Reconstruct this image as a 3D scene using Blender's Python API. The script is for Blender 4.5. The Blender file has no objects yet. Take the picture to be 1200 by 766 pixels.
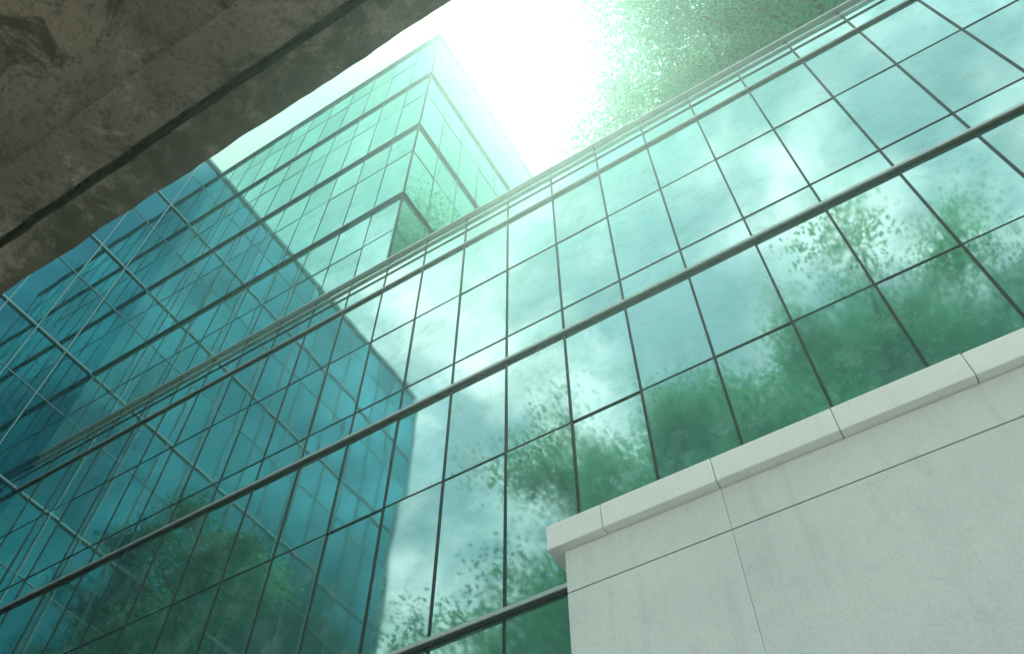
import bpy, math, random
from mathutils import Vector, Matrix
random.seed(7)
scene=bpy.context.scene
scene.view_settings.view_transform='Standard'
scene.view_settings.look='None'
scene.view_settings.exposure=0
# ------------------------------------------------------------------ helpers
def link(o,parent=None):
    scene.collection.objects.link(o)
    if parent: o.parent=parent
    return o
def empty(name):
    return link(bpy.data.objects.new(name,None))
class MB:
    def __init__(s): s.v=[];s.f=[];s.a=[]
    def box(s,x0,x1,y0,y1,z0,z1):
        b=len(s.v)
        s.v+=[(x0,y0,z0),(x1,y0,z0),(x1,y1,z0),(x0,y1,z0),(x0,y0,z1),(x1,y0,z1),(x1,y1,z1),(x0,y1,z1)]
        for q in ((0,3,2,1),(4,5,6,7),(0,1,5,4),(1,2,6,5),(2,3,7,6),(3,0,4,7)):
            s.f.append(tuple(b+i for i in q)); s.a.append(0.5)
    def quad(s,p,a=0.5):
        b=len(s.v); s.v+=[tuple(q) for q in p]; s.f.append((b,b+1,b+2,b+3)); s.a.append(a)
    def obj(s,name,mat,parent=None,smooth=False,bevel=0):
        me=bpy.data.meshes.new(name); me.from_pydata(s.v,[],s.f); me.update()
        at=me.attributes.new('pv','FLOAT','FACE'); at.data.foreach_set('value',s.a)
        me.materials.append(mat)
        if smooth: me.polygons.foreach_set('use_smooth',[True]*len(me.polygons))
        o=link(bpy.data.objects.new(name,me),parent)
        if bevel:
            m=o.modifiers.new('bevel','BEVEL'); m.width=bevel; m.segments=2
        return o
def newmat(name):
    m=bpy.data.materials.new(name); m.use_nodes=True
    nt=m.node_tree; nt.nodes.clear()
    out=nt.nodes.new('ShaderNodeOutputMaterial')
    return m,nt,out
def attr(nt,name):
    n=nt.nodes.new('ShaderNodeAttribute'); n.attribute_name=name; return n.outputs['Fac']
def noise(nt,scale,detail=4,rough=0.55,vec=None,dist=0.0):
    n=nt.nodes.new('ShaderNodeTexNoise'); n.inputs['Scale'].default_value=scale
    n.inputs['Detail'].default_value=detail; n.inputs['Roughness'].default_value=rough
    n.inputs['Distortion'].default_value=dist
    if vec is None:
        t=nt.nodes.new('ShaderNodeTexCoord'); vec=t.outputs['Object']
    nt.links.new(vec,n.inputs['Vector']); return n.outputs[0]
def math_(nt,op,a,b=None,clamp=False):
    n=nt.nodes.new('ShaderNodeMath'); n.operation=op; n.use_clamp=clamp
    for i,x in enumerate((a,b)):
        if x is None: continue
        if isinstance(x,(int,float)): n.inputs[i].default_value=x
        else: nt.links.new(x,n.inputs[i])
    return n.outputs[0]
def mixc(nt,fac,a,b,mode='MIX'):
    n=nt.nodes.new('ShaderNodeMix'); n.data_type='RGBA'; n.blend_type=mode
    for i,x in ((0,fac),(6,a),(7,b)):
        if isinstance(x,(int,float)): n.inputs[i].default_value=x
        elif isinstance(x,tuple): n.inputs[i].default_value=(*x,1)
        else: nt.links.new(x,n.inputs[i])
    return n.outputs[2]
def maprange(nt,v,a,b,c=0.0,d=1.0):
    n=nt.nodes.new('ShaderNodeMapRange'); n.interpolation_type='SMOOTHSTEP'
    nt.links.new(v,n.inputs[0])
    for i,x in enumerate((a,b,c,d)): n.inputs[i+1].default_value=x
    return n.outputs[0]
# ------------------------------------------------------------------ materials
def glass_mat(name,tint0,tint1,body,r0,r1,f0=0.30,f1=0.72,dust=0.1,rg=(0.032,0.055)):
    m,nt,out=newmat(name); L=nt.links
    lw=nt.nodes.new('ShaderNodeLayerWeight'); lw.inputs[0].default_value=0.5
    fac=maprange(nt,lw.outputs['Facing'],f0,f1)
    tint=mixc(nt,fac,tint0,tint1)
    var=math_(nt,'ADD',math_(nt,'MULTIPLY',attr(nt,'pv'),0.22),0.80)
    vv=nt.nodes.new('ShaderNodeVectorMath'); vv.operation='SCALE'
    L.new(tint,vv.inputs[0]); L.new(var,vv.inputs['Scale'])
    gl=nt.nodes.new('ShaderNodeBsdfGlossy'); L.new(vv.outputs[0],gl.inputs['Color'])
    L.new(maprange(nt,noise(nt,1.3,2,0.6),0.3,0.75,rg[0],rg[1]),gl.inputs['Roughness'])
    bump=nt.nodes.new('ShaderNodeBump'); bump.inputs['Strength'].default_value=0.12; bump.inputs['Distance'].default_value=0.02
    L.new(noise(nt,0.9,1,0.4),bump.inputs['Height']); L.new(bump.outputs[0],gl.inputs['Normal'])
    df=nt.nodes.new('ShaderNodeBsdfDiffuse')
    dmask=maprange(nt,noise(nt,2.2,6,0.7),0.42,0.8,0.0,dust)
    L.new(mixc(nt,dmask,body,(0.55,0.72,0.67)),df.inputs['Color'])
    mx=nt.nodes.new('ShaderNodeMixShader')
    f2=math_(nt,'ADD',math_(nt,'MULTIPLY',fac,r1-r0),r0,True)
    f3=math_(nt,'SUBTRACT',f2,math_(nt,'MULTIPLY',dmask,0.8),True)
    L.new(f3,mx.inputs[0]); L.new(df.outputs[0],mx.inputs[1]); L.new(gl.outputs[0],mx.inputs[2])
    L.new(mx.outputs[0],out.inputs[0]); return m
glass_main=glass_mat('facade_glass',(0.40,0.63,0.60),(0.70,0.97,0.89),(0.12,0.36,0.335),0.72,0.87,0.30,0.70,0.32)
glass_tower=glass_mat('tower_glass',(0.28,0.62,0.61),(0.60,0.94,0.88),(0.18,0.55,0.50),0.65,0.79,0.45,0.85,0.2,(0.015,0.03))  # milky mint body colour paints in the hazy wash of sun glare
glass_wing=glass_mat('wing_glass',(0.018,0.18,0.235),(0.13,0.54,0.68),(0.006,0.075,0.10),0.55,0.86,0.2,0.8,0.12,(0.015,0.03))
def metal_mat(name,col,rough=0.4,metallic=0.6):
    m,nt,out=newmat(name); p=nt.nodes.new('ShaderNodeBsdfPrincipled')
    c=mixc(nt,noise(nt,6,4,0.6),tuple(x*0.75 for x in col),tuple(min(1,x*1.2) for x in col))
    nt.links.new(c,p.inputs['Base Color']); p.inputs['Roughness'].default_value=rough; p.inputs['Metallic'].default_value=metallic
    nt.links.new(p.outputs[0],out.inputs[0]); return m
dark_metal=metal_mat('dark_gasket',(0.010,0.022,0.022),0.5,0.1)
alu=metal_mat('aluminium_trim',(0.46,0.55,0.53),0.35,0.4)
alu_dark=metal_mat('teal_grey_frame',(0.015,0.075,0.07),0.5,0.2)
alu_wing=metal_mat('pale_frame',(0.20,0.38,0.40),0.4,0.3)
core=metal_mat('dark_core',(0.02,0.05,0.055),0.8,0)
def stone_mat(name,c0,c1,k=1.0):
    m,nt,out=newmat(name); L=nt.links; p=nt.nodes.new('ShaderNodeBsdfPrincipled')
    a=noise(nt,0.9,5,0.6); b=noise(nt,60,3,0.7); bl=noise(nt,3.5,7,0.72,dist=0.4)
    tc=nt.nodes.new('ShaderNodeTexCoord'); mp=nt.nodes.new('ShaderNodeMapping'); mp.inputs['Scale'].default_value=(7,7,0.5)
    L.new(tc.outputs['Object'],mp.inputs[0]); s=noise(nt,1.0,4,0.6,mp.outputs[0])
    dk=tuple(x*0.6 for x in c0)
    col=mixc(nt,maprange(nt,a,0.3,0.7),c0,c1)
    col=mixc(nt,maprange(nt,b,0.35,0.6,0.25*k,0),col,dk)
    col=mixc(nt,maprange(nt,s,0.5,0.8,0,0.35*k),col,dk)
    col=mixc(nt,maprange(nt,bl,0.5,0.72,0,0.28*k),col,dk)
    L.new(mixc(nt,attr(nt,'pv'),mixc(nt,1.0,col,(0.95,0.95,0.95),'MULTIPLY'),col),p.inputs['Base Color']); p.inputs['Roughness'].default_value=0.75
    bp=nt.nodes.new('ShaderNodeBump'); bp.inputs['Strength'].default_value=0.25; bp.inputs['Distance'].default_value=0.004
    L.new(b,bp.inputs['Height']); L.new(bp.outputs[0],p.inputs['Normal'])
    L.new(p.outputs[0],out.inputs[0]); return m
stone=stone_mat('limestone_cladding',(0.74,0.79,0.775),(0.82,0.86,0.84),0.9)
coping_m=stone_mat('coping_stone',(0.89,0.93,0.91),(0.94,0.96,0.95),0.4)
def concrete_mat():
    m,nt,out=newmat('weathered_concrete'); L=nt.links; p=nt.nodes.new('ShaderNodeBsdfPrincipled')
    a=noise(nt,1.1,5,0.62); b=noise(nt,3.2,9,0.74,dist=0.9); c=noise(nt,45,5,0.75)
    col=mixc(nt,maprange(nt,a,0.35,0.65),(0.19,0.158,0.122),(0.33,0.28,0.22))
    col=mixc(nt,maprange(nt,b,0.49,0.61,0,0.85),col,(0.058,0.050,0.033))
    col=mixc(nt,maprange(nt,b,0.30,0.43,0.75,0),col,(0.46,0.45,0.36))
    col=mixc(nt,maprange(nt,c,0.35,0.5,0.5,0),col,(0.05,0.040,0.030))
    tc=nt.nodes.new('ShaderNodeTexCoord'); sp=nt.nodes.new('ShaderNodeSeparateXYZ'); L.new(tc.outputs['Object'],sp.inputs[0])
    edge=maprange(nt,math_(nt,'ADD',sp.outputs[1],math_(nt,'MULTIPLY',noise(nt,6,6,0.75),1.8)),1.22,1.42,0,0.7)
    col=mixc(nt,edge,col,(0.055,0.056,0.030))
    L.new(col,p.inputs['Base Color']); p.inputs['Roughness'].default_value=0.9
    bp=nt.nodes.new('ShaderNodeBump'); bp.inputs['Strength'].default_value=0.8; bp.inputs['Distance'].default_value=0.014
    L.new(math_(nt,'ADD',b,math_(nt,'MULTIPLY',c,0.5)),bp.inputs['Height']); L.new(bp.outputs[0],p.inputs['Normal'])
    L.new(p.outputs[0],out.inputs[0]); return m
concrete=concrete_mat()
def paving_mat():
    m,nt,out=newmat('paving'); L=nt.links; p=nt.nodes.new('ShaderNodeBsdfDiffuse')
    tc=nt.nodes.new('ShaderNodeTexCoord'); br=nt.nodes.new('ShaderNodeTexBrick'); br.inputs['Scale'].default_value=1.0
    br.inputs['Color1'].default_value=(0.48,0.46,0.42,1); br.inputs['Color2'].default_value=(0.54,0.52,0.47,1); br.inputs['Mortar'].default_value=(0.2,0.2,0.19,1)
    br.inputs['Mortar Size'].default_value=0.01; L.new(tc.outputs['Object'],br.inputs['Vector'])
    L.new(mixc(nt,noise(nt,0.7,3,0.6),br.outputs[0],(0.42,0.40,0.37)),p.inputs['Color'])
    L.new(p.outputs[0],out.inputs[0]); return m
paving=paving_mat()
def leaf_mat(name,c0,c1):
    m,nt,out=newmat(name); L=nt.links
    col=mixc(nt,attr(nt,'pv'),c0,c1)
    d=nt.nodes.new('ShaderNodeBsdfDiffuse'); L.new(col,d.inputs['Color'])
    t=nt.nodes.new('ShaderNodeBsdfTranslucent'); L.new(mixc(nt,1.0,col,(1.9,2.7,2.0),'MULTIPLY'),t.inputs[0])
    mx=nt.nodes.new('ShaderNodeMixShader'); mx.inputs[0].default_value=0.55
    L.new(d.outputs[0],mx.inputs[1]); L.new(t.outputs[0],mx.inputs[2]); L.new(mx.outputs[0],out.inputs[0]); return m
leaf=leaf_mat('leaves',(0.025,0.09,0.06),(0.10,0.23,0.125))
bark=stone_mat('bark',(0.07,0.055,0.04),(0.12,0.10,0.07))
# ------------------------------------------------------------------ ground
g=MB(); g.quad([(-1500,-1500,0),(1500,-1500,0),(1500,1500,0),(-1500,1500,0)]); g.obj('ground',paving)
# ------------------------------------------------------------------ glass office building
bld=empty('glass_office_building')
YF=6.0; XC=-16.26; XT=-6.52; XR=20.0; YW=-6.3; ZR=16.18; ZT=31.2
P=0.897
xs=[-0.174+P*k for k in range(-30,30)]
def panes(mb,us,zs,fn,tilt=0.0026):
    for i in range(len(us)-1):
        for j in range(len(zs)-1):
            u0,u1,z0,z1=us[i],us[i+1],zs[j],zs[j+1]
            a=random.gauss(0,tilt); b=random.gauss(0,tilt)
            uc,zc=(u0+u1)/2,(z0+z1)/2
            mb.quad([fn(u,z,(u-uc)*a+(z-zc)*b) for u,z in ((u0,z0),(u1,z0),(u1,z1),(u0,z1))],random.random())
front=lambda u,z,o:(u,YF+o,z)
main_z=[0.15,2.9,5.2,6.96,9.24,11.02,11.61,13.46,15.08,16.1]
mx_=[XC]+[x for x in xs if XC+0.2<x<XR]+[XR]
mb=MB(); panes(mb,mx_,main_z,front); mb.obj('facade_glazing',glass_main,bld)
tz=[16.1,17.52,19.14,21.58,23.2,25.64,27.26,29.6,31.15]
tx=[x for x in mx_ if x<XT-0.2]+[XT]
mb=MB(); panes(mb,tx,tz,front)
ys_t=[YF]+[YF+P*k for k in range(1,14)]
panes(mb,ys_t,tz,lambda u,z,o:(XT+o,u,z)); mb.obj('tower_glazing',glass_tower,bld)
wz=[0.15,2.9,5.2,6.96,9.24,11.02,13.46,15.08,17.52,19.14,21.58,23.2,25.64,27.26,29.6,31.15]
wy=[YF-P*k for k in range(0,14)]; wy[-1]=YW
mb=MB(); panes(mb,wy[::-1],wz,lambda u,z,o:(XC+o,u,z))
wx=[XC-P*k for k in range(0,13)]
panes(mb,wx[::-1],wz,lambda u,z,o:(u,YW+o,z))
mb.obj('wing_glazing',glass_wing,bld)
mb=MB(); mb.box(XC+0.05,XR,YF+0.06,YF+12,0,ZR-0.1); mb.box(XC+0.05,XT-0.06,YF+0.07,YF+11.5,ZR-0.1,ZT-0.1)
mb.box(XC-10.8,XC-0.06,YW+0.06,YF+11.4,0,ZT-0.12); mb.obj('building_core',core,bld)
# mullions
mb=MB()
for x in mx_[1:]:
    h=0.014 if x>-6 else 0.010
    mb.box(x-h,x+h,YF-0.014,YF+0.03,0.1,ZR-0.06)
mb.obj('facade_mullions',dark_metal,bld)
mb=MB()
for x in tx[1:-1]: mb.box(x-0.008,x+0.008,YF-0.010,YF+0.03,ZR+0.04,ZT-0.05)
for y in ys_t[1:]: mb.box(XT-0.03,XT+0.010,y-0.008,y+0.008,ZR,ZT-0.05)
for z in tz[1:-1]:
    st=any(abs(z-q)<0.01 for q in (19.14,23.2,27.26))
    w=0.034 if st else 0.007; d=0.06 if st else 0.010
    mb.box(XC+0.06,XT+d,YF-d,YF+0.028,z-w,z+w)
    mb.box(XT-0.03,XT+d,YF+0.03,YF+11.6,z-w,z+w)
mb.box(XT-0.02,XT+0.018,YF-0.018,YF+0.029,ZR,ZT-0.05)
mb.box(XC,XT+0.07,YF-0.07,YF+0.3,ZT-0.06,ZT+0.03); mb.box(XT-0.25,XT+0.07,YF+0.303,YF+11.6,ZT-0.06,ZT+0.03)
mb.obj('tower_frames',alu_dark,bld)
# transoms of main facade
mb=MB()
for z in (2.9,5.2,9.24,13.46,11.61): mb.box(XC,XR,YF-0.010,YF+0.029,z-0.009,z+0.009)
for z in (6.96,11.02):
    mb.box(XC,XR,YF-0.040,YF+0.028,z-0.058,z-0.026); mb.box(XC,XR,YF-0.040,YF+0.028,z+0.026,z+0.044)
mb.box(XC,XR,YF-0.03,YF+0.028,15.040,15.062)
mb.box(XC,XR,YF-0.02,YF+0.028,15.60,15.612)
mb.obj('facade_transoms',dark_metal,bld)
mb=MB()
for z in (6.96,11.02): mb.box(XC,XR,YF-0.065,YF+0.027,z-0.0255,z+0.0255)
mb.box(XC,XR,YF-0.05,YF+0.027,15.063,15.100)
mb.box(XC,XR,YF-0.06,YF+0.25,ZR-0.045,ZR); mb.box(XC,XR,YF-0.04,YF-0.003,15.86,15.885)
mb.obj('facade_trim',alu,bld,bevel=0.006)
# wing frames
mb=MB()
for y in wy[1:-1]: mb.box(XC-0.03,XC+0.05,y-0.014,y+0.014,0.1,ZT-0.05)
for x in wx[1:]: mb.box(x-0.018,x+0.018,YW-0.05,YW+0.03,0.1,ZT-0.05)
for z in wz[1:-1]:
    st=any(abs(z-q)<0.01 for q in (2.9,6.96,11.02,15.08,19.14,23.2,27.26))
    w=0.03 if st else 0.012; d=0.055 if st else 0.02
    mb.box(XC-0.028,XC+d,YW-d,YF-0.08,z-w,z+w); mb.box(XC-10.8,XC-0.03,YW-d,YW+0.028,z-w,z+w)
mb.box(XC-0.06,XC+0.055,YW-0.055,YW+0.06,0,ZT-0.06)
mb.box(XC-10.8,XC+0.1,YW-0.1,YF-0.1,ZT-0.1,ZT+0.03)
mb.obj('wing_frames',alu_wing,bld)
# ------------------------------------------------------------------ stone clad volume
sb=empty('stone_clad_wall')
mb=MB(); mb.box(-2.47,XR,4.92,5.85,0,6.33); mb.obj('backing',core,sb)
mb=MB()
vx=[-2.49,-1.13,1.78,4.69,7.6,10.5,13.4,16.3,20.0]
for r,(z0,z1) in enumerate(((0,2.95),(2.955,5.915),(5.925,6.33))):
    for i in range(len(vx)-1):
        mb.box(vx[i]+(0.0015 if i else 0),vx[i+1]-0.0015,4.88,4.96,z0+0.002,z1-0.001)
        r_=random.random()
        for q in range(6): mb.a[-1-q]=r_
mb.box(-2.49,-2.46,4.965,5.86,0,6.328)
mb.obj('cladding_panels',stone,sb,bevel=0.002)
mb=MB(); cx=[-2.61]+[-2.10+0.97*k for k in range(0,23)]
for i in range(len(cx)-1):
    mb.box(cx[i]+0.003,cx[i+1]-0.003,4.79+random.uniform(-.003,.003),5.86,6.332,6.58+random.uniform(-.003,.003))
    r_=random.random()
    for q in range(6): mb.a[-1-q]=r_
mb.obj('coping',coping_m,sb,bevel=0.007)
# ------------------------------------------------------------------ concrete canopy
can=empty('concrete_canopy')
def slab(y0,y1,z0,z1,nx,rough,name):
    import bmesh
    bm=bmesh.new(); bmesh.ops.create_cube(bm,size=1)
    x0,x1=-14,10
    for v in bm.verts:
        v.co=Vector((x0+(v.co.x+.5)*(x1-x0),y0+(v.co.y+.5)*(y1-y0),z0+(v.co.z+.5)*(z1-z0)))
    es=[e for e in bm.edges if abs(e.verts[0].co.x-e.verts[1].co.x)>1]
    bmesh.ops.subdivide_edges(bm,edges=es,cuts=nx,use_grid_fill=True)
    from mathutils import noise as mn
    for v in bm.verts:
        if v.co.z<z0+0.01:
            n=mn.fractal(Vector((v.co.x*5,v.co.y*5,3)),1.0,2.0,4)
            v.co.z+=abs(n)*rough; v.co.y+=mn.fractal(Vector((v.co.x*7,v.co.y*9,9)),1.0,2.0,4)*rough
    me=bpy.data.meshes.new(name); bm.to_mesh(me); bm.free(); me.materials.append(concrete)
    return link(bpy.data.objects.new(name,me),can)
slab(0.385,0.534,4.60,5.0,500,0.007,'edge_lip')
slab(0.16,0.350,4.595,5.0,500,0.005,'drip_band')
slab(-2.0,0.165,4.63,5.02,60,0.003,'soffit_slab')
mb=MB(); mb.box(-14,10,0.30,0.42,4.78,4.99); mb.box(-14,10,-2.2,-2.003,4.3,5.1)
for x in (-9,-5,5,9): mb.box(x-0.18,x+0.18,-2.0,-1.64,0,4.66)
mb.obj('beam_and_columns',concrete,can)
# ------------------------------------------------------------------ trees
def tube(mb,pts,rs,n=6):
    base=len(mb.v)
    for i,(p,r) in enumerate(zip(pts,rs)):
        d=(pts[min(i+1,len(pts)-1)]-pts[max(i-1,0)]).normalized()
        a=d.orthogonal().normalized(); b=d.cross(a)
        for k in range(n):
            t=2*math.pi*k/n; mb.v.append(tuple(p+(a*math.cos(t)+b*math.sin(t))*r))
    for i in range(len(pts)-1):
        for k in range(n):
            mb.f.append((base+i*n+k,base+i*n+(k+1)%n,base+(i+1)*n+(k+1)%n,base+(i+1)*n+k)); mb.a.append(0.5)
def branch(start,dir,length,n,wob,up):
    pts=[start.copy()]; d=dir.normalized()
    for i in range(n):
        d=(d+Vector((random.gauss(0,wob),random.gauss(0,wob),random.gauss(0,wob)+up))).normalized()
        pts.append(pts[-1]+d*length/n)
    return pts
def tg(s): return max(-1.9*s,min(1.9*s,random.gauss(0,s)))
def tree_meshes(seed,H,R,first,leafsize,per,limbs=16,spread=0.5,subs=7):
    random.seed(seed); w=MB(); lf=MB()
    trunk=branch(Vector((0,0,0)),Vector((0,0,1)),H*0.86,10,0.04,0.10)
    tube(w,trunk,[H*0.012*(1-0.085*i)+0.02 for i in range(11)],8)
    for k in range(limbs):
        t=first+(1-first)*(k+random.random()*.8)/limbs
        idx=min(t*10,9.99); i=int(idx); p=trunk[i].lerp(trunk[i+1],idx-i)
        az=k*2.4+random.uniform(-.5,.5)
        q=(t-first)/(1-first); prof=math.sin(math.pi*min(1,0.22+0.72*q))
        Ln=R*(0.45+0.75*prof)*random.uniform(.75,1.15)
        lb=branch(p,Vector((math.cos(az),math.sin(az),0.35+0.9*q)),Ln,6,0.13,0.05)
        r0=H*0.012*(1-0.85*t)*0.6+0.02
        tube(w,lb,[r0*(1-.14*j)+.008 for j in range(7)],5)
        for s in range(subs):
            jj=1.5+random.random()*4.5; j=min(int(jj),5); pp=lb[j].lerp(lb[j+1],min(1,jj-j))
            dd=Vector((random.gauss(0,1),random.gauss(0,1),random.gauss(.2,.7)))+ (lb[-1]-lb[0]).normalized()*0.9
            sb_=branch(pp,dd,Ln*random.uniform(.22,.45),4,0.2,0.02)
            tube(w,sb_,[.022,.018,.014,.010,.006],4)
            for tw in range(4):
                c0=sb_[random.randint(1,4)]+Vector((random.gauss(0,.25),random.gauss(0,.25),random.gauss(0,.18)))
                tone=random.random()
                for _ in range(int(per*random.uniform(.4,1.5))):
                    c=c0+Vector((tg(spread),tg(spread),tg(spread*.6)))
                    a=Vector((random.gauss(0,1),random.gauss(0,1),random.gauss(-.3,.6))).normalized()
                    b=a.cross(Vector((random.gauss(0,.5),random.gauss(0,.5),1))).normalized()
                    l=leafsize*random.uniform(.6,1.3); ww=l*.55
                    lf.quad([c,c+a*l*.45+b*ww*.5,c+a*l,c+a*l*.45-b*ww*.5],min(1,max(0,tone*.6+random.random()*.4)))
    return w,lf
def make_tree_data(name,**k):
    w,lf=tree_meshes(**k)
    res=[]
    for n,mbx,mt in (('wood',w,bark),('leaves',lf,leaf)):
        me=bpy.data.meshes.new(name+'_'+n); me.from_pydata(mbx.v,[],mbx.f); me.update()
        at=me.attributes.new('pv','FLOAT','FACE'); at.data.foreach_set('value',mbx.a); me.materials.append(mt); res.append(me)
    return res
TA=make_tree_data('broadleaf_a',seed=11,H=19,R=4.6,first=0.38,leafsize=0.11,per=160,spread=.42)
TB=make_tree_data('broadleaf_b',seed=23,H=22,R=5.2,first=0.40,leafsize=0.115,per=155,limbs=18,spread=.42)
TC=make_tree_data('broadleaf_c',seed=31,H=15.5,R=4.4,first=0.30,leafsize=0.13,per=125,limbs=20,spread=.42)
TD=make_tree_data('slender_d',seed=5,H=19,R=1.7,first=0.66,leafsize=0.09,per=80,limbs=12,spread=.22,subs=5)
def tree(data,x,y,z=0,rot=0,s=1.0,name='broadleaf_tree'):
    e=empty(name); e.location=(x,y,z); e.rotation_euler=(0,0,rot); e.scale=(s,s,s)
    for n,me in zip(('trunk_and_limbs','crown_leaves'),data): link(bpy.data.objects.new(n,me),e)
    return e
tree(TD,-13.3,2.4,0,0.4,1.0,'slender_tree')
tree(TA,-6.2,-8.6,0,1.3,1.46)
tree(TB,0.0,-9.5,0,2.1,1.26)
tree(TA,-13.0,-13,0,4.0,1.25)
tree(TB,7.5,-11,0,5.2,1.10)
tree(TB,18,-13,0,0.9,1.1)
tree(TC,3.4,10.2,ZR+0.5,0.3,1.05,'roof_garden_tree')
tree(TC,0.3,12.8,ZR+0.5,1.2,1.10,'roof_garden_tree')
pl=MB()
for x,y in ((3.4,10.2),(0.3,12.8)):
    pl.box(x-1.1,x+1.1,y-1.1,y-1.0,ZR-0.1,ZR+.6); pl.box(x-1.1,x+1.1,y+1.0,y+1.1,ZR-0.1,ZR+.6)
    pl.box(x-1.1,x-1.0,y-.998,y+.998,ZR-0.1,ZR+.6); pl.box(x+1.0,x+1.1,y-.998,y+.998,ZR-0.1,ZR+.6); pl.box(x-.998,x+.998,y-.998,y+.998,ZR-0.1,ZR+.5)
pl.obj('roof_planters',stone,bld)
# ------------------------------------------------------------------ scattering volume added over the site for a wide sun glow
m,nt,out=newmat('sun_glow_medium'); vs=nt.nodes.new('ShaderNodeVolumeScatter'); vs.inputs['Color'].default_value=(0.56,1.0,0.84,1)
vs.inputs['Density'].default_value=0.0056; vs.inputs['Anisotropy'].default_value=0.74
nt.links.new(vs.outputs[0],out.inputs['Volume'])
mb=MB(); mb.box(-60,60,-60,60,0.02,42); mb.obj('added_glow_haze',m)
# ------------------------------------------------------------------ light
PITCH=math.radians(55.4); HEAD=math.radians(31.5)
el=math.radians(72.0)
sun_dir=Vector((-math.sin(HEAD)*math.cos(el),math.cos(HEAD)*math.cos(el),math.sin(el)))
sd=bpy.data.lights.new('sun','SUN'); sd.energy=5.0; sd.angle=math.radians(0.5); sd.color=(1,0.97,0.88)
so=link(bpy.data.objects.new('sun',sd)); so.rotation_euler=sun_dir.to_track_quat('Z','Y').to_euler(); so.location=(0,0,60)
w=bpy.data.worlds.new('World'); scene.world=w; w.use_nodes=True; nt=w.node_tree; nt.nodes.clear(); L=nt.links
out=nt.nodes.new('ShaderNodeOutputWorld'); bg=nt.nodes.new('ShaderNodeBackground'); bg.inputs[1].default_value=0.1
sky=nt.nodes.new('ShaderNodeTexSky'); sky.sky_type='NISHITA'; sky.sun_disc=False; sky.sun_elevation=el; sky.sun_rotation=-HEAD
tc=nt.nodes.new('ShaderNodeTexCoord')
sep=nt.nodes.new('ShaderNodeSeparateXYZ'); L.new(tc.outputs['Generated'],sep.inputs[0])
zz=math_(nt,'ADD',math_(nt,'MAXIMUM',sep.outputs[2],0.0),0.25)
cx_=math_(nt,'DIVIDE',sep.outputs[0],zz); cy_=math_(nt,'DIVIDE',sep.outputs[1],zz)
cmb=nt.nodes.new('ShaderNodeCombineXYZ'); L.new(cx_,cmb.inputs[0]); L.new(cy_,cmb.inputs[1])
cn=noise(nt,4.2,6,0.60,cmb.outputs[0],0.2)
mask=maprange(nt,cn,0.40,0.60,0.15,1.0)
shade=noise(nt,7.0,3,0.6,cmb.outputs[0])
ccol=mixc(nt,maprange(nt,shade,0.3,0.7),(11,15,14),(26,28,27))
skyt=mixc(nt,1.0,sky.outputs[0],(2.3,3.3,2.3),'MULTIPLY')
col=mixc(nt,mask,skyt,ccol)
dp=nt.nodes.new('ShaderNodeVectorMath'); dp.operation='DOT_PRODUCT'; L.new(tc.outputs['Generated'],dp.inputs[0]); dp.inputs[1].default_value=sun_dir
dt=math_(nt,'MAXIMUM',dp.outputs['Value'],0.0)
near=maprange(nt,dt,0.66,0.95)
ncol=mixc(nt,mask,(2.6,7.6,5.6),(4.6,8.8,7.0))
col=mixc(nt,near,col,ncol)
def glow(pw,c):
    s=nt.nodes.new('ShaderNodeVectorMath'); s.operation='SCALE'; s.inputs[0].default_value=c; L.new(math_(nt,'POWER',dt,pw),s.inputs['Scale']); return s.outputs[0]
for pw,c in ((350,(2,2,2)),(1500,(30,30,28))):
    a=nt.nodes.new('ShaderNodeVectorMath'); a.operation='ADD'; L.new(col,a.inputs[0]); L.new(glow(pw,c),a.inputs[1]); col=a.outputs[0]
L.new(col,bg.inputs[0]); L.new(bg.outputs[0],out.inputs[0])
# ------------------------------------------------------------------ camera
cd=bpy.data.cameras.new('camera'); cd.sensor_width=36; cd.lens=30.5; cd.clip_end=5000; cd.clip_start=0.05
co=link(bpy.data.objects.new('camera',cd)); co.location=(0,0,1.6); co.rotation_euler=(math.pi/2+PITCH,0,HEAD)
scene.camera=co
